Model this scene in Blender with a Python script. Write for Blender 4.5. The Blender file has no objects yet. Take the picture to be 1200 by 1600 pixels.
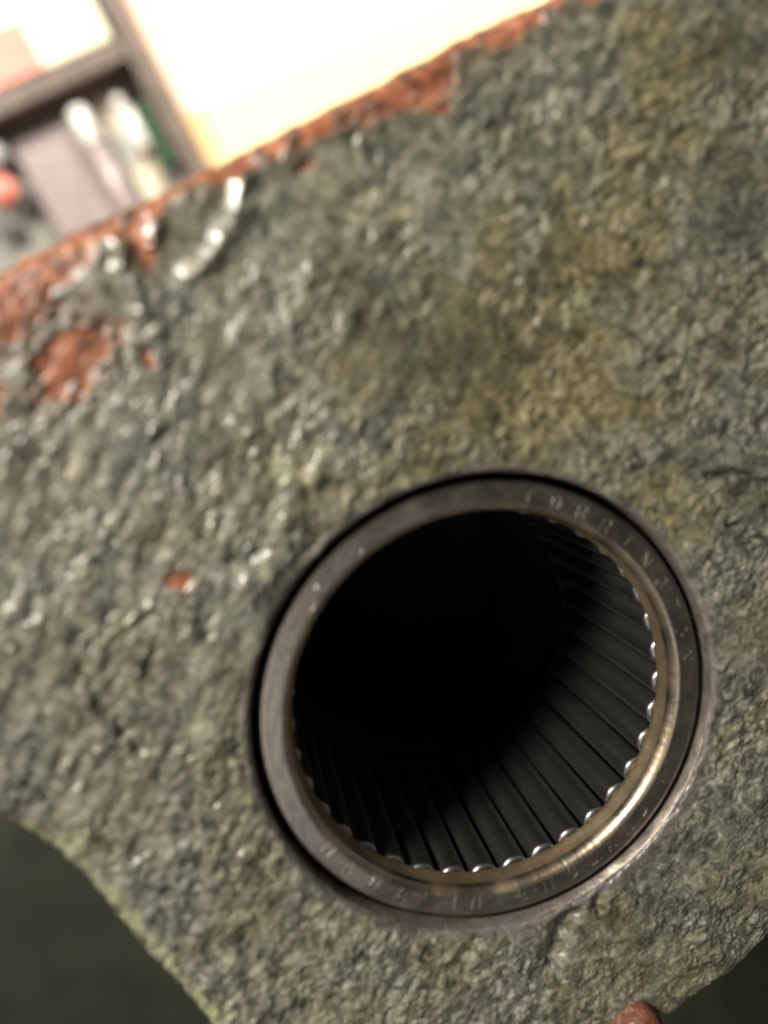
import bpy, math, random
import numpy as np
from mathutils import Vector, Matrix

random.seed(4)
rng = np.random.default_rng(11)
S = bpy.context.scene
MM = 0.001
COL = S.collection

# ------------------------------------------------------------------ camera
cd = bpy.data.cameras.new('camera'); cam = bpy.data.objects.new('camera', cd); COL.objects.link(cam)
cd.sensor_fit = 'VERTICAL'; cd.sensor_height = 36.0; cd.lens = 27.0
cd.clip_start = 0.002; cd.clip_end = 20
right = Vector((0.9831, 0.0, 0.1830)); down = Vector((-0.0279, -0.9883, 0.1500)); fwd = Vector((0.1809, -0.1526, -0.9716))
M = Matrix((right, -down, -fwd)).transposed().to_4x4()
M.translation = Vector((-28.706, 37.390, 82.586)) * MM
cam.matrix_world = M
cd.dof.use_dof = True; cd.dof.focus_distance = 0.106; cd.dof.aperture_fstop = 5.6
S.camera = cam
# ------------------------------------------------------------------ room light
w = bpy.data.worlds.new('World'); S.world = w; w.use_nodes = True
bgn = w.node_tree.nodes['Background']; bgn.inputs[0].default_value = (1.0, 0.90, 0.79, 1); bgn.inputs[1].default_value = 0.10

def area(name, loc, target, power, size, col):
    d = bpy.data.lights.new(name, 'AREA'); d.energy = power; d.size = size; d.color = col; d.shape = 'DISK'
    o = bpy.data.objects.new(name, d); COL.objects.link(o); o.location = Vector(loc)
    o.rotation_euler = (Vector(target) - Vector(loc)).to_track_quat('-Z', 'Y').to_euler(); return o
area('work_lamp', (-0.38, 0.25, 0.225), (-0.01, 0.02, 0), 5.9, 0.11, (1.0, 0.92, 0.79))
area('ceiling_lamp', (-0.42, -0.60, 1.45), (0, 0, 0), 5.0, 1.0, (1.0, 0.94, 0.86))
sd = bpy.data.lights.new('desk_lamp', 'SPOT'); sd.energy = 40; sd.spot_size = math.radians(52); sd.spot_blend = 0.6; sd.shadow_soft_size = 0.03
sd.color = (1.0, 0.93, 0.80)
so = bpy.data.objects.new('desk_lamp', sd); COL.objects.link(so); so.location = (0.10, 0.62, 0.22)
so.rotation_euler = (Vector((0.0, 0.21, -0.22)) - so.location).to_track_quat('-Z', 'Y').to_euler()

S.render.engine = 'CYCLES'
S.view_settings.view_transform = 'Standard'; S.view_settings.look = 'None'
S.view_settings.exposure = 0.0; S.view_settings.gamma = 1.0; S.view_settings.use_curve_mapping = False

# ------------------------------------------------------------------ helpers
def tag(o, label=None, cat=None, group=None, kind=None):
    for k, v in (('label', label), ('category', cat), ('group', group), ('kind', kind)):
        if v: o[k] = v
    return o
def empty(name, loc, rz=0.0):
    o = bpy.data.objects.new(name, None); COL.objects.link(o); o.location = loc; o.rotation_euler = (0, 0, rz)
    o.empty_display_size = 0.01; return o
def np_mesh(name, V, F, mat, parent=None, smooth=True, attrs=None):
    """V (n,3) in metres, F (m,4) quads"""
    me = bpy.data.meshes.new(name)
    V = np.ascontiguousarray(V, dtype=np.float32); F = np.ascontiguousarray(F, dtype=np.int32)
    k = F.shape[1]
    me.vertices.add(len(V)); me.vertices.foreach_set('co', V.ravel())
    me.loops.add(F.size); me.loops.foreach_set('vertex_index', F.ravel())
    me.polygons.add(len(F)); me.polygons.foreach_set('loop_start', np.arange(0, F.size, k, dtype=np.int32))
    me.update(calc_edges=True)
    if smooth: me.polygons.foreach_set('use_smooth', np.ones(len(F), dtype=bool))
    for nm, a in (attrs or {}).items():
        at = me.attributes.new(nm, 'FLOAT', 'POINT'); at.data.foreach_set('value', np.ascontiguousarray(a, dtype=np.float32))
    me.validate()
    me.materials.append(mat)
    o = bpy.data.objects.new(name, me); COL.objects.link(o)
    if parent: o.parent = parent
    return o
def lathe(name, prof, n, mat, parent=None, closed=True, jitter=None):
    """prof list of (r,z) in mm"""
    P = np.array(prof, float); m = len(P)
    th = np.linspace(0, 2*np.pi, n, endpoint=False)
    R = np.repeat(P[:, 0][:, None], n, 1); Z = np.repeat(P[:, 1][:, None], n, 1)
    if jitter is not None: R, Z = jitter(R, Z, th)
    V = np.stack([R*np.cos(th), R*np.sin(th), Z], -1).reshape(-1, 3)*MM
    i, j = np.meshgrid(np.arange(m-1), np.arange(n), indexing='ij'); j2 = (j+1) % n
    F = np.stack([i*n+j, (i+1)*n+j, (i+1)*n+j2, i*n+j2], -1).reshape(-1, 4)
    return np_mesh(name, V, F, mat, parent)
import bmesh
def box(name, x0, x1, y0, y1, z0, z1, mat, parent=None, bev=0.6, wob=0.0):
    bm = bmesh.new(); bmesh.ops.create_cube(bm, size=1.0)
    for v in bm.verts:
        v.co = Vector(((x0+x1)/2+v.co.x*(x1-x0)+random.uniform(-wob, wob), (y0+y1)/2+v.co.y*(y1-y0)+random.uniform(-wob, wob), (z0+z1)/2+v.co.z*(z1-z0)))*MM
    if bev: bmesh.ops.bevel(bm, geom=bm.edges[:], offset=bev*MM, segments=2, affect='EDGES', profile=0.5)
    me = bpy.data.meshes.new(name); bm.to_mesh(me); bm.free(); me.materials.append(mat)
    o = bpy.data.objects.new(name, me); COL.objects.link(o)
    if parent: o.parent = parent
    return o

# numpy gradient noise -------------------------------------------------
_perm = rng.permutation(256); _perm = np.concatenate([_perm, _perm, _perm])
_ga = rng.uniform(0, 2*np.pi, 256); _gx = np.cos(_ga); _gy = np.sin(_ga)
def pn(x, y):
    xi = np.floor(x).astype(np.int64); yi = np.floor(y).astype(np.int64); fx = x-xi; fy = y-yi; xi &= 255; yi &= 255
    u = fx*fx*fx*(fx*(fx*6-15)+10); v = fy*fy*fy*(fy*(fy*6-15)+10)
    def g(ix, iy, dx, dy):
        h = _perm[_perm[ix]+iy] & 255; return _gx[h]*dx+_gy[h]*dy
    a = g(xi, yi, fx, fy); b = g(xi+1, yi, fx-1, fy); c = g(xi, yi+1, fx, fy-1); d = g(xi+1, yi+1, fx-1, fy-1)
    return ((a+u*(b-a))*(1-v)+(c+u*(d-c))*v)*1.5
def fbm(x, y, o=4, g=0.5):
    s = 0; a = 1; t = 0
    for k in range(o):
        s = s+a*pn(x*2**k+17.3*k, y*2**k-9.1*k); t += a; a *= g
    return s/t
def sst(a, b, x):
    t = np.clip((x-a)/(b-a), 0, 1); return t*t*(3-2*t)
def seg_dist(X, Y, pts):
    D = np.full(X.shape, 1e9)
    for (ax, ay), (bx, by) in zip(pts[:-1], pts[1:]):
        vx, vy = bx-ax, by-ay; t = np.clip(((X-ax)*vx+(Y-ay)*vy)/(vx*vx+vy*vy+1e-12), 0, 1)
        D = np.minimum(D, np.hypot(X-ax-t*vx, Y-ay-t*vy))
    return D

# ------------------------------------------------------------------ materials
def newmat(name):
    m = bpy.data.materials.new(name); m.use_nodes = True; nt = m.node_tree; b = nt.nodes['Principled BSDF']; return m, nt, b
def N(nt, t, **kw):
    n = nt.nodes.new(t)
    for k, v in kw.items(): setattr(n, k, v)
    return n
def noise(nt, scale, detail=4, rough=0.55, co=None, dist=0.0):
    n = N(nt, 'ShaderNodeTexNoise'); n.inputs['Scale'].default_value = scale; n.inputs['Detail'].default_value = detail
    n.inputs['Roughness'].default_value = rough; n.inputs['Distortion'].default_value = dist
    if co is None: co = N(nt, 'ShaderNodeTexCoord').outputs['Object']
    nt.links.new(co, n.inputs['Vector']); return n.outputs['Fac']
def ramp(nt, fac, stops):
    r = N(nt, 'ShaderNodeValToRGB'); e = r.color_ramp.elements
    while len(e) < len(stops): e.new(0.5)
    for el, (p, c) in zip(e, stops): el.position = p; el.color = c if len(c) == 4 else (*c, 1)
    nt.links.new(fac, r.inputs[0]); return r.outputs[0]
def mix(nt, fac, a, b, bt='MIX'):
    n = N(nt, 'ShaderNodeMix', data_type='RGBA', blend_type=bt)
    for s, v in ((n.inputs[0], fac), (n.inputs[6], a), (n.inputs[7], b)):
        if hasattr(v, 'node'): nt.links.new(v, s)
        else: s.default_value = v if not isinstance(v, tuple) or len(v) == 4 else (*v, 1)
    return n.outputs[2]
def attr(nt, nm): return N(nt, 'ShaderNodeAttribute', attribute_name=nm).outputs['Fac']
def bump(nt, b, h, dist, strength=1.0):
    n = N(nt, 'ShaderNodeBump'); n.inputs['Distance'].default_value = dist; n.inputs['Strength'].default_value = strength
    nt.links.new(h, n.inputs['Height']); nt.links.new(n.outputs[0], b.inputs['Normal'])
def mrange(nt, v, a, b, c, d):
    n = N(nt, 'ShaderNodeMapRange'); n.inputs[1].default_value = a; n.inputs[2].default_value = b; n.inputs[3].default_value = c; n.inputs[4].default_value = d
    nt.links.new(v, n.inputs[0]); return n.outputs[0]

def simple(name, col, rough=0.5, metal=0.0, var=0.15, scale=200, bumpd=0.0, spec=0.5, coat=0.0):
    m, nt, b = newmat(name)
    f = noise(nt, scale, 5, 0.6)
    c0 = tuple(c*(1-var) for c in col); c1 = tuple(min(1, c*(1+var)) for c in col)
    nt.links.new(ramp(nt, f, [(0.3, c0), (0.7, c1)]), b.inputs['Base Color'])
    nt.links.new(mrange(nt, f, 0.3, 0.7, rough*0.8, min(1, rough*1.2)), b.inputs['Roughness'])
    b.inputs['Metallic'].default_value = metal; b.inputs['Specular IOR Level'].default_value = spec; b.inputs['Coat Weight'].default_value = coat
    if bumpd: bump(nt, b, noise(nt, scale*3, 4), bumpd)
    return m

# painted cast iron
mat_cast, nt, b = newmat('painted_cast_iron')
f1 = noise(nt, 90, 6, 0.6, dist=0.4); f2 = noise(nt, 520, 6, 0.7, dist=0.8); f3 = noise(nt, 1300, 4, 0.7)
grey = ramp(nt, f2, [(0.35, (0.024, 0.026, 0.020)), (0.5, (0.110, 0.110, 0.086)), (0.66, (0.26, 0.259, 0.21))])
olive = ramp(nt, f2, [(0.35, (0.024, 0.021, 0.009)), (0.5, (0.112, 0.100, 0.050)), (0.67, (0.23, 0.208, 0.115))])
ofac = N(nt, 'ShaderNodeMath', operation='MULTIPLY_ADD', use_clamp=True)
nt.links.new(attr(nt, 'olive'), ofac.inputs[0]); ofac.inputs[1].default_value = 1.0
nt.links.new(mrange(nt, f1, 0.35, 0.65, -0.30, 0.62), ofac.inputs[2])
c = mix(nt, ofac.outputs[0], grey, olive)
pale = ramp(nt, f2, [(0.3, (0.16, 0.165, 0.095)), (0.7, (0.29, 0.295, 0.185))])
c = mix(nt, attr(nt, 'pale'), c, pale)
c = mix(nt, mrange(nt, f3, 0.62, 0.74, 0.0, 0.55), c, (0.030, 0.028, 0.020))
c = mix(nt, mrange(nt, noise(nt, 900, 2, 0.5), 0.66, 0.72, 0.0, 0.6), c, (0.34, 0.33, 0.26))
c = mix(nt, mrange(nt, noise(nt, 55, 5, 0.65), 0.50, 0.68, 0.0, 0.55), c, (0.028, 0.028, 0.018))
stn = N(nt, 'ShaderNodeMath', operation='MULTIPLY'); nt.links.new(attr(nt, 'halo'), stn.inputs[0]); nt.links.new(mrange(nt, f2, 0.35, 0.6, 0.15, 0.85), stn.inputs[1])
c = mix(nt, stn.outputs[0], c, (0.085, 0.042, 0.020))
rust = ramp(nt, f2, [(0.34, (0.035, 0.016, 0.010)), (0.46, (0.15, 0.047, 0.020)), (0.56, (0.29, 0.092, 0.040)), (0.70, (0.44, 0.19, 0.10))])
c = mix(nt, attr(nt, 'rust'), c, rust)
c = mix(nt, attr(nt, 'bare'), c, ramp(nt, f2, [(0.35, (0.035, 0.032, 0.028)), (0.65, (0.15, 0.138, 0.122))]))
nt.links.new(c, b.inputs['Base Color'])
rsub = N(nt, 'ShaderNodeMath', operation='MULTIPLY_ADD', use_clamp=True)
nt.links.new(attr(nt, 'wet'), rsub.inputs[0]); rsub.inputs[1].default_value = -0.2
nt.links.new(mrange(nt, f1, 0.3, 0.7, 0.28, 0.50), rsub.inputs[2]); nt.links.new(rsub.outputs[0], b.inputs['Roughness'])
b.inputs['Specular IOR Level'].default_value = 0.55
cw = N(nt, 'ShaderNodeMath', operation='MULTIPLY_ADD', use_clamp=True); nt.links.new(attr(nt, 'rust'), cw.inputs[0]); cw.inputs[1].default_value = -0.40
nt.links.new(mrange(nt, attr(nt, 'wet'), 0, 1, 0.38, 1.0), cw.inputs[2]); nt.links.new(cw.outputs[0], b.inputs['Coat Weight']); nt.links.new(mrange(nt, f1, 0.35, 0.65, 0.12, 0.30), b.inputs['Coat Roughness'])
bump(nt, b, noise(nt, 1900, 4, 0.65), 0.00013, 0.9)

mat_bore, nt, b = newmat('machined_iron')
f = noise(nt, 500, 4, 0.6); b.inputs['Metallic'].default_value = 0.75
nt.links.new(ramp(nt, f, [(0.3, (0.16, 0.14, 0.125)), (0.7, (0.33, 0.30, 0.27))]), b.inputs['Base Color'])
b.inputs['Roughness'].default_value = 0.45; bump(nt, b, noise(nt, 1500, 3), 0.0001)

mat_steel, nt, b = newmat('oiled_bearing_steel')
f = noise(nt, 160, 5, 0.6); fs = noise(nt, 1800, 3, 0.6); b.inputs['Metallic'].default_value = 1.0
c = ramp(nt, f, [(0.3, (0.21, 0.19, 0.17)), (0.7, (0.32, 0.295, 0.27))])
c = mix(nt, attr(nt, 'stain'), c, (0.37, 0.295, 0.20))
nt.links.new(c, b.inputs['Base Color']); ra = N(nt, 'ShaderNodeMath', operation='MULTIPLY_ADD'); nt.links.new(attr(nt, 'stain'), ra.inputs[0]); ra.inputs[1].default_value = 0.22
nt.links.new(mrange(nt, f, 0.3, 0.7, 0.24, 0.40), ra.inputs[2]); nt.links.new(ra.outputs[0], b.inputs['Roughness'])
bump(nt, b, fs, 0.00004, 0.8)

mat_roller, nt, b = newmat('oiled_roller_steel')
f = noise(nt, 40, 2, 0.5); b.inputs['Metallic'].default_value = 1.0
nt.links.new(ramp(nt, f, [(0.3, (0.25, 0.25, 0.255)), (0.7, (0.31, 0.31, 0.31))]), b.inputs['Base Color'])
b.inputs['Roughness'].default_value = 0.36

mat_black = simple('shaded_oily_iron', (0.005, 0.005, 0.0045), 0.7, spec=0.08)  # oily iron with the shade of the deep bore put into its near-black colour
mat_rust = simple('rusted_stud', (0.11, 0.045, 0.028), 0.25, var=0.6, scale=500, bumpd=0.0003)
mat_bench = simple('dark_bench', (0.021, 0.024, 0.013), 0.6, var=0.35, scale=60, bumpd=0.0004)
mat_paper = simple('white_paper', (0.82, 0.80, 0.74), 0.7, var=0.02, scale=30)
mat_pad = simple('pale_yellow_card', (0.78, 0.68, 0.36), 0.6, var=0.05, scale=40)
mat_tray = simple('dark_brown_wood', (0.095, 0.072, 0.060), 0.5, var=0.4, scale=90)
mat_trayrim = simple('tan_wood_edge', (0.42, 0.24, 0.13), 0.5, var=0.2)
mat_trayfloor = simple('grey_felt', (0.2, 0.195, 0.18), 0.9, var=0.2, scale=120)
mat_cream2 = simple('dull_cream_plastic', (0.46, 0.43, 0.34), 0.5, var=0.08)
mat_cream = simple('cream_card', (0.72, 0.68, 0.54), 0.6, var=0.05)
mat_pink = simple('pink_print', (0.72, 0.22, 0.18), 0.5, var=0.08)
mat_mauve = simple('mauve_plastic', (0.22, 0.18, 0.185), 0.35, var=0.12, scale=80)
mat_silver = simple('pale_mauve_plastic', (0.34, 0.29, 0.29), 0.25, var=0.05)
mat_white = simple('white_plastic', (0.66, 0.65, 0.63), 0.2, var=0.03)
mat_green = simple('green_plastic', (0.06, 0.15, 0.09), 0.35, var=0.1)
mat_greyp = simple('grey_plastic', (0.36, 0.40, 0.40), 0.3, var=0.1)
mat_dark = simple('blackened_steel', (0.03, 0.03, 0.03), 0.35, metal=0.3)
mat_hair = simple('dark_fibre', (0.012, 0.010, 0.009), 0.6)

# ------------------------------------------------------------------ bench (setting)
BZ = -220.0
bench = box('bench', -600, 700, -600, 600, BZ-40, BZ, mat_bench, bev=2); tag(bench, kind='structure')

# ------------------------------------------------------------------ casting
cast = empty('cast_iron_housing', (0, 0, BZ*MM))
tag(cast, 'rough grey-green painted cast iron housing with rust along its edge and a round bore', 'casting')
poly = [(-71, 39.3), (-71, -3.5), (-62, -5.2), (-55.2, -8.1), (-52.2, -10.3), (-49.1, -13.7), (-46, -18.3), (-42.8, -23.9), (-38.9, -29.4), (-34.8, -35.9),
        (-24, -55), (13, -55.5), (26, -46.1), (30.4, -43.1), (35, -40.3), (39.5, -36.6), (49, -30), (49, 95), (34.9, 95)]
def poly_sdf(X, Y):
    D = np.full(X.shape, 1e9); GX = np.zeros_like(X); GY = np.zeros_like(X); inside = np.zeros(X.shape, bool)
    n = len(poly)
    for k in range(n):
        ax, ay = poly[k]; bx, by = poly[(k+1) % n]; vx, vy = bx-ax, by-ay
        t = np.clip(((X-ax)*vx+(Y-ay)*vy)/(vx*vx+vy*vy), 0, 1); qx = X-ax-t*vx; qy = Y-ay-t*vy; d = np.hypot(qx, qy)
        m = d < D; D = np.where(m, d, D); GX = np.where(m, qx, GX); GY = np.where(m, qy, GY)
        c = ((ay > Y) != (by > Y)) & (X < (bx-ax)*(Y-ay)/(by-ay+1e-12)+ax); inside ^= c
    s = np.where(inside, -1.0, 1.0); L = np.maximum(D, 1e-6)
    return D*s, GX/L*s, GY/L*s
STEP = 0.15
xs = np.arange(-75, 53, STEP); ys = np.arange(-59, 99, STEP)
X, Y = np.meshgrid(xs, ys, indexing='xy')
dp, gx, gy = poly_sdf(X, Y)
wav = 0.35*fbm(X/6, Y/6, 3)+0.12*pn(X/1.4, Y/1.4)
dpw = dp+wav*(1-0.65*sst(10, -5, Y)*sst(-20, -30, X))
TH = np.arctan2(Y, X); RHO = np.hypot(X, Y)
low_right = np.exp(-((np.angle(np.exp(1j*(TH+0.75))))/0.55)**2)
RH = 28.75+0.22*pn(np.cos(TH)*9, np.sin(TH)*9)+0.12*pn(np.cos(TH)*30+5, np.sin(TH)*30)+0.5*low_right*np.clip(pn(np.cos(TH)*7+40, np.sin(TH)*7)+0.2, 0, 1)
dh = RH-RHO
# --- relief -----------------------------------------------------------
def blob(cx, cy, rx, ry=None, ang=0.0, rag=0.35, sc=2.5):
    ry = ry or rx; ca, sa = math.cos(ang), math.sin(ang)
    u = ((X-cx)*ca+(Y-cy)*sa)/rx; v = (-(X-cx)*sa+(Y-cy)*ca)/ry
    return 1-np.hypot(u, v)+rag*fbm((X+cx)/sc, (Y-cy)/sc, 4)*2
wx = X+0.8*fbm(X/2.6, Y/2.6, 2); wy = Y+0.8*fbm(X/2.8+50, Y/2.8, 2)
# paint skin: smoother near the top edge, granular elsewhere
smooth_area = np.clip(np.maximum.reduce([sst(-0.2, 0.6, blob(-33, 52, 6, 4, 0.5)), sst(-0.2, 0.6, blob(-19, 57, 6, 3.5, 0.5)), sst(0, .6, blob(-41, 46, 4, 3)),
              0.8*sst(0, .5, blob(-43, -19, 10, 2.6, -0.95)), 0.6*sst(0, .6, blob(-8, 62, 5, 3.5, .5))]), 0, 1)
gr = 1-0.75*smooth_area
rot = 0.55; ca, sa = math.cos(rot), math.sin(rot)
au = (wx*ca+wy*sa); av = (-wx*sa+wy*ca)
g1 = pn(au/1.5, av/1.15+3); g2 = pn(au/0.78+9, av/0.62); g3 = pn(X/0.42+31, Y/0.42)
rag = 0.40+0.95*sst(-0.35, 0.35, fbm(X/9+3, Y/9+8, 3))
g4 = 1-np.abs(pn(X/2.6+7, Y/2.6+13))*2.2
h = 0.55*fbm(X/17, Y/17, 3)+0.30*fbm(X/5.5+4, Y/5.5, 2)+0.80*gr*rag*(0.42*fbm(au/1.8, av/1.35+3, 4, 0.62)+0.06*g1+0.10*g2+0.075*g3+0.05*g4)
leftw = sst(5, -35, X+0.3*Y-8)
lu = (X*0.45+Y*0.89); lv = (-X*0.89+Y*0.45)
h += (0.30*leftw+0.10)*fbm(lu/4.2+2, lv/2.1+7, 3, 0.5)*gr
# ridges of thick paint, gouges, cracks, scratches (face coordinates, mm)
SL = [[(-27.7, 58.7), (-28.3, 55.6), (-29.5, 53.1), (-31.1, 50.8), (-33.4, 48.9)], [(-36.2, 54.2), (-36.8, 52.2)], [(-39.6, 51.6), (-39.9, 49.6)], [(-38.6, 48), (-38.2, 45.5)]]
wet = np.zeros_like(X)
for q in SL: wet = np.maximum(wet, 1-sst(0.5, 1.7, seg_dist(X, Y, q)))
wet *= 0.75+0.5*pn(X/1.3, Y/1.3)
def ridge(pts, wid, amp):
    return amp*np.exp(-(seg_dist(wx, wy, pts)/wid)**2)
h += ridge([(-27.7, 58.7), (-28.3, 55.6), (-29.5, 53.1), (-31.1, 50.8), (-33.4, 48.9)], 1.1, 0.75)
for q in SL[1:]: h += ridge(q, 0.9, 0.75)
h += ridge([(-20, 30), (-23, 27), (-24, 24)], 1.6, 0.5)
h += ridge([(-24.5, 20.5), (-28, 17)], 1.4, 0.5)
h += ridge([(-17, 46), (-18, 43)], 1.2, 0.4)
h -= ridge([(10.2, -28.5), (9.0, -32.2), (8.3, -34.8)], 1.5, 1.5)
h -= ridge([(15.2, -24.5), (14.4, -27.5)], 0.7, 0.9)
h -= ridge([(26.3, 27.6), (29.7, 27.9), (33.7, 26.6), (40, 25)], 0.6, 0.9)
h -= ridge([(29.3, 22.0), (31.5, 20.8), (34.3, 19.1), (39, 17)], 0.45, 0.8)
h -= ridge([(28.5, 33), (31, 31.5)], 0.8, 0.6)
h -= ridge([(-46.1, 8.9), (-44.1, 4.4), (-40.7, -1.0)], 0.5, 0.18)
h += ridge([(-46.9, 8.5), (-44.9, 4.0), (-41.6, -1.2)], 0.5, 0.3)
h -= ridge([(-40, 7), (-47, 0)], 0.5, 0.12)
h -= ridge([(24, 6), (34, -4)], 0.5, 0.25)
# rust where the paint has flaked
along = X*0.884+Y*0.467
edge_d = -((X-2.2)*(-0.467)+(Y-77.7)*0.884)          # distance in from the long top edge
wband = 2.5-0.7*sst(10, 35, along)+2.2*sst(-10, -24, along)+1.3*pn(along/7+3, 0*along)+1.0*pn(along/2.3+8, edge_d/2.5)
rust = sst(-0.25, 0.25, wband-edge_d+0.8*fbm(X/1.6, Y/1.6, 3))
halo = sst(-1.8, 0.3, wband-edge_d+1.2*fbm(X/2.2+5, Y/2.2, 4))
rust *= 1-0.8*sst(0.12, 0.35, fbm(X/2.4+31, Y/2.4+14, 3))
rust *= 1-0.85*sst(0.25, 0.5, fbm(X/5+11, Y/5+4, 3)+0.15*(edge_d-1.5))
for bx, by, rx, ry, an in [(-49.5, 48.2, 4.2, 3.0, .3), (-45.8, 40.0, 2.4, 3.6, -.4), (-43.0, 42.0, 2.9, 1.9, .7), (-52, 45.5, 3.5, 3, 0), (-37.9, 51.6, 1.1, 2.0, .3), (-37.8, 40.9, .5, .9, .5),
                           (-21.3, 60.4, 1.0, .45, .4), (-8.6, 68.9, 3.2, 1.7, .5), (-12.5, 67.2, 3.0, 1.4, .5), (-7.5, 66.4, 1.0, .6, 0), (0.5, 75.6, 4, 1.6, .5), (-35.7, 17.7, 1.7, .8, -.1),
                           (-55, 37, 3, 2, 0), (21, -45.5, 2.4, 1.6, .6)]:
    bb = blob(bx, by, rx, ry, an, 0.55 if rx > 1.5 else 0.9, 1.8 if rx > 1.5 else 0.9); rust = np.maximum(rust, sst(-0.2, 0.3, bb)); halo = np.maximum(halo, sst(-1.1, 0.15, bb))
h -= 0.22*rust
hs = 0.55*fbm(X/17, Y/17, 3)+0.35*fbm(X/5.5+4, Y/5.5, 2)+0.22*fbm(au/5+3, av/1.6, 3)-0.15
kk = np.clip(0.6*rust, 0, 1); h = h*(1-kk)+(hs-0.1)*kk
kk = 0.55*np.clip(wet, 0, 1); h = h*(1-kk)+kk*(hs+0.75*np.exp(-(np.minimum.reduce([seg_dist(X, Y, q) for q in SL])/1.0)**2))
olive = np.zeros_like(X)
for bx, by, rx, ry, k in [(-2, 42, 20, 18, .95), (9, 54, 16, 15, .95), (18, 71, 12, 10, .8), (6, 38, 18, 12, .95), (22, 23, 9, 8, .8), (-25, 29, 8, 8, .55), (-32, -3, 4, 4, .55), (-9, 30, 14, 5, .6), (16, -27, 5, 4, .6), (-12, 25, 9, 6, .5), (-38, 22, 6, 5, .35)]:
    olive = np.maximum(olive, k*sst(0, 0.9, blob(bx, by, rx, ry, 0.3, 0.35, 5)))
paleline = [(-56, -7.5), (-50.5, -10.5), (-47.1, -13.9), (-45.3, -17.3), (-41.4, -22.5), (-37.4, -28.8), (-33, -36)]
pd = seg_dist(X, Y, paleline)
pale = sst(0.15, 0.6, 1.9-pd/1.25+1.5*fbm(X/2.8, Y/2.8, 4)-0.9)*0.9
for bx, by, rx in [(-31.5, -3.4, 1.6), (-48, -11.5, 2.6), (7.5, 45.5, 1.3), (9.5, 47.5, 1.6), (-24.5, 29.5, 1.8), (-20, 31.5, 1.3), (-26.5, 18.5, 1.5), (-17.5, 44, 1.2), (-34, 2, 1.2), (-42, 14, 1.3), (31, 25, 1.0), (-29, -8, 1.2)]:  # pale spots, several of them bright highlights put into the paint colour
    pale = np.maximum(pale, 0.7*sst(0.1, 0.5, blob(bx, by, rx, None, 0, 0.5, 1.5)))
bare = sst(-1.7, -0.5, dh+1.1*fbm(X/2.0+3, Y/2.0, 4)+0.7*low_right-0.35)
h = h*(1-0.6*bare)
# calm the relief next to the bore and on the walls
h *= 1-0.35*sst(-1.2, -0.1, dh)
h -= 0.12*sst(-3.0, -0.5, dh)
h *= 1-sst(0.0, 3.0, dpw)
PX, PY, PZ = X.copy(), Y.copy(), h.copy()
r = 2.2; s = dpw+r; on = s > 0
ang = np.clip(s/r, 0, np.pi/2); extra = np.clip(s-r*np.pi/2, 0, None)
tgt = -r+r*np.sin(ang)
PX = np.where(on, X+(tgt-dpw)*gx+gx*h*np.sin(ang)*0.8, PX); PY = np.where(on, Y+(tgt-dpw)*gy+gy*h*np.sin(ang)*0.8, PY)
PZ = np.where(on, -r*(1-np.cos(ang))-extra*160+h*np.cos(ang), PZ)
PZ = np.maximum(PZ, BZ)
r2 = 0.5; s2 = dh+r2; on2 = s2 > 0
ang2 = np.clip(s2/r2, 0, np.pi/2); ex2 = np.clip(s2-r2*np.pi/2, 0, None)
rr = RH+r2-r2*np.sin(ang2); 
PX = np.where(on2, rr*np.cos(TH), PX); PY = np.where(on2, rr*np.sin(TH), PY)
PZ = np.where(on2, h*np.cos(ang2)-r2*(1-np.cos(ang2))-ex2*4, PZ)
valid = (dpw < r*(np.pi/2-1)+1.6) & (dh < 1.0)
ny, nx = X.shape
idx = np.arange(nx*ny).reshape(ny, nx)
cell = valid[:-1, :-1] & valid[1:, :-1] & valid[:-1, 1:] & valid[1:, 1:]
F = np.stack([idx[:-1, :-1][cell], idx[:-1, 1:][cell], idx[1:, 1:][cell], idx[1:, :-1][cell]], -1)
used = np.zeros(nx*ny, bool); used[F.ravel()] = True
remap = np.cumsum(used)-1
Vv = np.stack([PX.ravel()[used], PY.ravel()[used], PZ.ravel()[used]-BZ], -1)*MM
np_mesh('body', Vv, remap[F], mat_cast, cast, attrs={'rust': rust.ravel()[used], 'olive': olive.ravel()[used], 'pale': pale.ravel()[used], 'bare': bare.ravel()[used], 'halo': halo.ravel()[used], 'wet': np.clip(wet, 0, 1).ravel()[used]})
Z0 = -1.3
def jb(R, Z, th):
    w_ = 0.12*np.sin(3*th+1)+0.1*np.sin(7*th)+0.06*np.sin(17*th+2)+0.05*np.sin(41*th)
    Z = Z.copy(); Z[0] += w_; Z[1] += w_*0.7; return R, Z
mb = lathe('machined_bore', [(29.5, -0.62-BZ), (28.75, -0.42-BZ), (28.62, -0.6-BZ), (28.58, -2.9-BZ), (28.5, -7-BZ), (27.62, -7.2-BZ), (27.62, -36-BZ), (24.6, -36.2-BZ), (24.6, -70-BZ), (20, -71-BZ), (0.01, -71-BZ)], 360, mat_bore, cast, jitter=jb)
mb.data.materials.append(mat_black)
mi = np.zeros(len(mb.data.polygons), dtype=np.int32); mi[360*3:] = 1; mb.data.polygons.foreach_set('material_index', mi)  # below the rim band the wall colour carries the bore's shade

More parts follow.
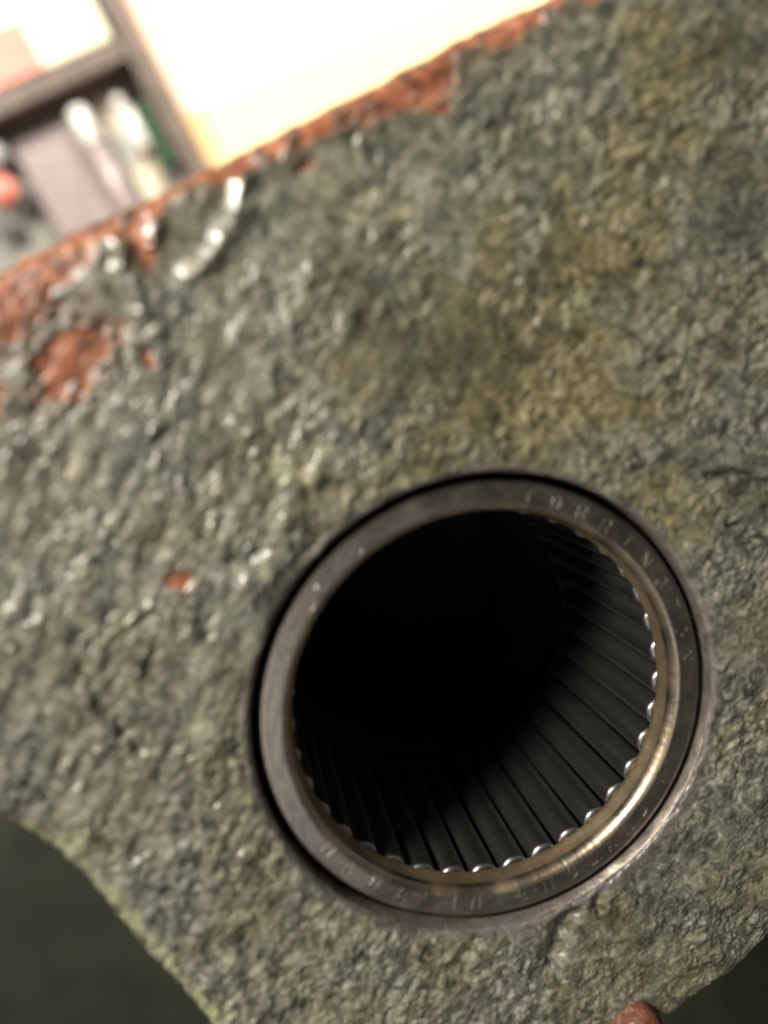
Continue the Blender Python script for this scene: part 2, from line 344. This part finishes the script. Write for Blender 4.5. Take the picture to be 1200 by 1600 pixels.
# ------------------------------------------------------------------ needle roller bearing
bear = empty('needle_roller_bearing', (0, 0, Z0*MM))
tag(bear, 'oiled steel needle roller bearing with stamped face pressed into the round bore', 'bearing')
GL = {'T': [[(0, 1), (.7, 1)], [(.35, 1), (.35, 0)]],
      'O': [[(.35+.35*math.cos(t*math.pi/8), .5+.5*math.sin(t*math.pi/8)) for t in range(17)]],
      'R': [[(0, 0), (0, 1), (.45, 1), (.66, .88), (.66, .65), (.45, .52), (0, .52)], [(.38, .52), (.7, 0)]],
      'I': [[(.35, 0), (.35, 1)]], 'N': [[(0, 0), (0, 1), (.68, 0), (.68, 1)]],
      'G': [[(.68, .8), (.5, .98), (.25, 1), (.03, .72), (.03, .28), (.25, 0), (.5, .02), (.68, .2), (.68, .45), (.42, .45)]],
      'M': [[(-.02, 0), (-.02, 1), (.35, .25), (.72, 1), (.72, 0)]], 'A': [[(0, 0), (.35, 1), (.7, 0)], [(.13, .36), (.57, .36)]],
      'D': [[(0, 0), (0, 1), (.4, 1), (.66, .78), (.66, .22), (.4, 0), (0, 0)]],
      'E': [[(.62, 1), (0, 1), (0, 0), (.62, 0)], [(0, .52), (.5, .52)]], 'L': [[(0, 1), (0, 0), (.6, 0)]]}
letters = [(ch, 81.3-7.83*k, True) for k, ch in enumerate('TORRINGTON')]
letters += list(zip('MADEINENGLAND', [-140.9, -132.8, -123.8, -114.8, -99.6, -93.2, -79.4, -71.6, -63.9, -56.9, -50.4, -43.6, -37.0], [False]*13))
NA = 2880
th = np.linspace(0, 2*np.pi, NA, endpoint=False)
prof = [(27.6, -35), (27.6, -20), (27.6, -3), (27.6, -0.6)]
for a in np.linspace(0, 90, 9)[1:]: prof.append((27.1+0.5*math.cos(math.radians(a)), -0.5+0.5*math.sin(math.radians(a))))
i_flat0 = len(prof)
for rr_ in np.arange(27.05, 25.0, -0.045): prof.append((rr_, 0.0))
i_flat1 = len(prof)
for a in np.linspace(0, 90, 14)[1:]: prof.append((25.0-1.1*math.sin(math.radians(a)), -1.5*(1-math.cos(math.radians(a)))))
prof += [(23.84, -2.1), (23.74, -2.8), (23.66, -3.3), (23.7, -3.55), (24.0, -3.68), (24.6, -3.7), (27.42, -3.7), (27.42, -10), (27.42, -20), (27.42, -35), (27.6, -35)]
P = np.array(prof); m = len(P)
Rg = np.repeat(P[:, 0][:, None], NA, 1); Zg = np.repeat(P[:, 1][:, None], NA, 1)
Rf = Rg[i_flat0:i_flat1]; dz = np.zeros_like(Rf)
LH = 1.45; rc = 25.75
def stamp(ch_strokes, deg, outward, rcen, hgt, wid, depth):
    a0 = math.radians(deg); da = np.angle(np.exp(1j*(th-a0))); cols = np.where(np.abs(da) < 1.7/25.5)[0]
    rl = Rf[:, cols]; tl = np.repeat(da[cols][None, :], len(rl), 0)*25.5
    if outward: u = -tl/hgt+0.35; v = (rl-rcen)/hgt+0.5
    else: u = tl/hgt+0.35; v = -(rl-rcen)/hgt+0.5
    D = np.full(u.shape, 1e9)
    for st in ch_strokes: D = np.minimum(D, seg_dist(u, v, st))
    D *= hgt
    dz[:, cols] += -depth*(1-sst(wid*0.35, wid, D))+0.12*depth*np.exp(-((D-wid*1.25)/(0.35*wid))**2)
for ch, deg, outw in letters: stamp(GL[ch], deg, outw, 25.85 if outw else 25.6, LH, 0.13, 0.08)
for k in range(16):       # worn, illegible stamp marks and nicks
    a = random.uniform(124, 162); p0 = (random.uniform(0, .7), random.uniform(-.1, 1)); p1 = (p0[0]+random.uniform(-.3, .3), p0[1]+random.uniform(-.3, .3))
    stamp([[p0, p1]], a, True, 25.7, LH, random.uniform(.1, .22), random.uniform(.05, .1))
for k in range(26):
    a = random.uniform(0, 360); p0 = (random.uniform(0, .7), random.uniform(-.3, 1.3)); p1 = (p0[0]+random.uniform(-.15, .15), p0[1]+random.uniform(-.15, .15))
    stamp([[p0, p1]], a, True, 25.7, LH, random.uniform(.05, .1), random.uniform(.02, .05))
dz += 0.02*fbm(Rf*1.2, np.repeat((th*25.5*0.35)[None, :], len(Rf), 0), 3)
Zg[i_flat0:i_flat1] += dz
# slight unevenness of the rolled lip
lipn = fbm(np.cos(th)*30, np.sin(th)*30, 3)
k0, k1 = i_flat1, i_flat1+17
Rg[k0:k1] += 0.035*lipn[None, :]
specks = np.zeros(NA)
for k in range(45):
    c0 = math.radians(random.choice([random.uniform(125, 165), random.uniform(125, 165), random.uniform(-160, 170)])); specks += random.uniform(.3, 1)*np.exp(-(np.angle(np.exp(1j*(th-c0)))/(0.0035))**2)
for q in range(i_flat1+1, i_flat1+8): Zg[q] += 0.09*specks*random.uniform(.2, 1)
V = np.stack([Rg*np.cos(th), Rg*np.sin(th), Zg], -1).reshape(-1, 3)*MM
ii, jj = np.meshgrid(np.arange(m-1), np.arange(NA), indexing='ij'); j2 = (jj+1) % NA
Fq = np.stack([ii*NA+jj, (ii+1)*NA+jj, (ii+1)*NA+j2, ii*NA+j2], -1).reshape(-1, 4)
st = np.zeros((m, NA)); st[i_flat1+1:i_flat1+20] = np.clip(0.45+0.9*fbm(np.cos(th)*6+9, np.sin(th)*6, 3), 0, 1)[None, :]
st[i_flat1+12:i_flat1+20] = 1.0
st[i_flat0:i_flat1] = np.clip(0.9*fbm(np.repeat((np.cos(th)*5)[None, :], len(Rf), 0)+Rf*.3, np.repeat((np.sin(th)*5)[None, :], len(Rf), 0), 3)-0.05, 0, 0.6)
shell = np_mesh('shell', V, Fq, mat_steel, bear, attrs={'stain': st.ravel()})
tag(shell, 'flat steel ring stamped with a maker\'s name and MADE IN ENGLAND')
rear = lathe('rear_lip', [(27.1, -33.0), (23.36, -33.0), (23.3, -33.04), (23.29, -33.1), (23.3, -34.6), (23.8, -35.0), (27.1, -35.0)], 240, mat_black, bear)  # steel lip coloured black to sink into the bore's shade
# rollers
rp = [(0.01, 0), (1.1, -0.02)]
for a in np.linspace(0, 90, 8): rp.append((1.94-0.65+0.65*math.sin(math.radians(a)), -0.65+0.65*math.cos(math.radians(a))-0.03))
rp += [(1.94, -10), (1.94, -20), (1.94, -28.8), (1.7, -29.0), (0.01, -29.0)]
proto = lathe('needle_roller', rp, 40, mat_roller, bear, jitter=lambda R_, Z_, t: (R_*(1+0.012*np.sin(2*t+Z_)*(Z_ > -1.2)), Z_+0.05*np.sin(t)*(Z_ > -1.2)))
for k in range(37):
    o = proto if k == 0 else proto.copy()
    if k: COL.objects.link(o); o.parent = bear
    a = math.radians(48.6-360/37*k); o.location = (25.25*MM*math.cos(a), 25.25*MM*math.sin(a), (-3.85-random.uniform(0, .12))*MM); o.rotation_euler = (random.uniform(-.006, .006), random.uniform(-.006, .006), random.uniform(0, 6))

# ------------------------------------------------------------------ hair, stud
def tube(name, pts, rad, mat, parent=None, n=8):
    cu = bpy.data.curves.new(name, 'CURVE'); cu.dimensions = '3D'; cu.bevel_depth = rad*MM; cu.bevel_resolution = 2; cu.use_fill_caps = True
    sp = cu.splines.new('POLY'); sp.points.add(len(pts)-1)
    for p, q in zip(sp.points, pts): p.co = (q[0]*MM, q[1]*MM, q[2]*MM, 1)
    tmp = bpy.data.objects.new('tmp', cu); COL.objects.link(tmp)
    dg = bpy.context.evaluated_depsgraph_get(); me = bpy.data.meshes.new_from_object(tmp.evaluated_get(dg)); bpy.data.objects.remove(tmp)
    me.name = name; me.materials.clear(); me.materials.append(mat)
    o = bpy.data.objects.new(name, me); COL.objects.link(o); o.parent = parent; return o
hp = []
for t in np.linspace(0, 1, 14):
    x = 24.6+4.6*t; y = 9.4-0.6*t+1.1*math.sin(t*2.6); hp.append((x, y, Z0+0.07+max(0, t-0.55)*2.6))
tag(tube('fibre_strand', hp, 0.055, mat_hair), 'thin dark curved fibre lying across the stamped bearing ring', 'fibre')
sp_ = [(4.2, -4.0), (3.6, -0.6), (3.3, 0.2), (3.15, 1.6), (2.9, 2.5), (2.3, 3.2), (1.3, 3.65), (0.01, 3.75)]
def js(R, Z, th):
    R = R*(1+0.05*np.sin(3*th+R)+0.04*np.sin(5*th+Z)+0.02*np.sin(11*th+2*Z)); return R, Z+0.08*np.sin(4*th+R*2)
stud = lathe('rusty_stud', sp_, 40, mat_rust, None, jitter=js); stud.location = (20.6*MM, -45.2*MM, 0.0)
tag(stud, 'small rounded rust-brown stud rising from the lower corner of the casting', 'stud')

# ------------------------------------------------------------------ things on the bench behind
def placed(o, x, y, rz): o.location = (x*MM, y*MM, BZ*MM); o.rotation_euler = (0, 0, math.radians(rz)); return o
pad = box('yellow_card', -20, 300, -30, 220, 0, 2.0, mat_pad, bev=0.4); placed(pad, -22, 116, 26); pad.location.z = BZ*MM
tag(pad, 'pale yellow card lying under the white paper beside the brown tray', 'card')
paper = box('white_paper', -14, 296, -8, 226, 2.0, 2.4, mat_paper, bev=0); placed(paper, -36, 149, 26)
tag(paper, 'large bright white paper sheet lying on the yellow card', 'paper')

TX, TY, TR = -52, 147, -63.0
def t_empty(name, label, cat, group=None):
    e = empty(name, (TX*MM, TY*MM, BZ*MM), math.radians(TR)); tag(e, label, cat, group); return e
tray = t_empty('wooden_tray', 'dark brown wooden tray with a divider and tan outer rim', 'tray')
box('tray_floor', -60, 58, -118, -9, 0, 2, mat_trayfloor, tray, 0)
box('side_wall', -64, 62, -8.4, -2, 0, 18, mat_tray, tray, 0.8)
box('rim_strip', -64, 62, -1.9, 0.2, 0, 14, mat_trayrim, tray, 0.5)
box('side_wall', -64, 62, -126, -118, 0, 20, mat_tray, tray, 0.8)
box('end_wall', -64, -60, -118, -9, 0, 20, mat_tray, tray, 0.8)
box('end_wall', 58, 62, -118, -9, 0, 20, mat_tray, tray, 0.8)
box('divider', -11.5, -4.5, -118, -9, 2, 18, mat_tray, tray, 0.8)
e = t_empty('cream_carton', 'cream card carton with a pink printed band in the tray', 'carton')
box('carton_body', -57, -13, -100, -10, 2, 15, mat_cream, e, 0.8)
box('printed_band', -29, -13.6, -99.5, -34, 14.9, 15.3, mat_pink, e, 0)
e = t_empty('plastic_case', 'flat mauve-grey plastic case lying in the tray', 'case')
box('case_base', -1, 52, -58, -28, 2, 5, mat_mauve, e, 1.0); box('case_lid', -0.5, 51.5, -57.5, -28.5, 5.1, 7, mat_mauve, e, 1.0)
def rod(name, x0, x1, y, z, rad, mat, parent):
    o = lathe(name, [(0.01, 0), (rad*.75, 0), (rad, rad*.25), (rad, x1-x0-rad*.25), (rad*.75, x1-x0), (0.01, x1-x0)], 28, mat, parent)
    o.location = (x0*MM, y*MM, z*MM); o.rotation_euler = (0, math.pi/2, 0); return o
e = t_empty('marker_pen', 'pale mauve marker pen with glossy white cap on the plastic case', 'pen')
rod('cap', 0, 13, -32, 10.5, 3.4, mat_white, e); rod('barrel', 13.05, 46, -32, 9.9, 2.8, mat_silver, e)
e = t_empty('cream_block', 'long narrow cream block lying beside the tray wall', 'block')
box('block_body', -3, 52, -26, -15.5, 2, 5, mat_cream2, e, 1.0); box('end_label', 12, 20, -25, -20, 4.9, 5.2, mat_greyp, e, 0)
e = t_empty('white_bottle', 'small white bottle lying on the narrow cream block', 'bottle')
rod('bottle_body', 6, 20, -17.6, 8.1, 3.0, mat_white, e); rod('bottle_neck', 1, 5.1, -18, 8.6, 1.8, mat_white, e)
e = t_empty('green_box', 'slim green box squeezed between the cream block and tray wall', 'box')
box('box_body', 6, 28, -13.8, -9.6, 2, 8, mat_green, e, 0.6)
box('box_flap', 6.4, 27.6, -13.4, -10, 8.05, 8.6, mat_green, e, 0.2)
def knob(name, x, y, rad, mat, label, cat):
    e = t_empty(name, label, cat)
    o = lathe('knob_head', [(0.01, rad*1.9), (rad*.5, rad*1.82), (rad*.86, rad*1.5), (rad, rad), (rad*.86, rad*.5), (rad*.5, rad*.2)], 28, mat, e); o.location = (x*MM, y*MM, 4*MM)
    o = lathe('knob_foot', [(rad*.45, rad*.3), (rad*.45, -.5), (rad*.7, -.8), (rad*.7, -2), (0.01, -2)], 24, mat_dark, e); o.location = (x*MM, y*MM, 4*MM)
knob('pink_knob', 13, -67, 5.2, mat_pink, 'round pink plastic knob standing in the tray', 'knob')
knob('grey_knob', 1.5, -63.5, 4.6, mat_greyp, 'round blue-grey plastic knob standing in the tray', 'knob')
def washer(x, y, ro, label):
    o = lathe('steel_nut', [(ro*.5, 0), (ro, 0), (ro, ro*.7), (ro*.9, ro*.85), (ro*.5, ro*.85), (ro*.5, 0)], 6, mat_dark, None)
    o.data.polygons.foreach_set('use_smooth', np.zeros(len(o.data.polygons), bool))
    c, s_ = math.cos(math.radians(TR)), math.sin(math.radians(TR)); o.location = ((TX+x*c-y*s_)*MM, (TY+x*s_+y*c)*MM, (BZ+2.0)*MM)
    tag(o, label, 'nut')
washer(20.5, -62.5, 3.4, 'small black hexagon nut beside the mauve plastic case')
washer(25.5, -71, 4.0, 'larger black hexagon nut in the tray beyond the pink knob')
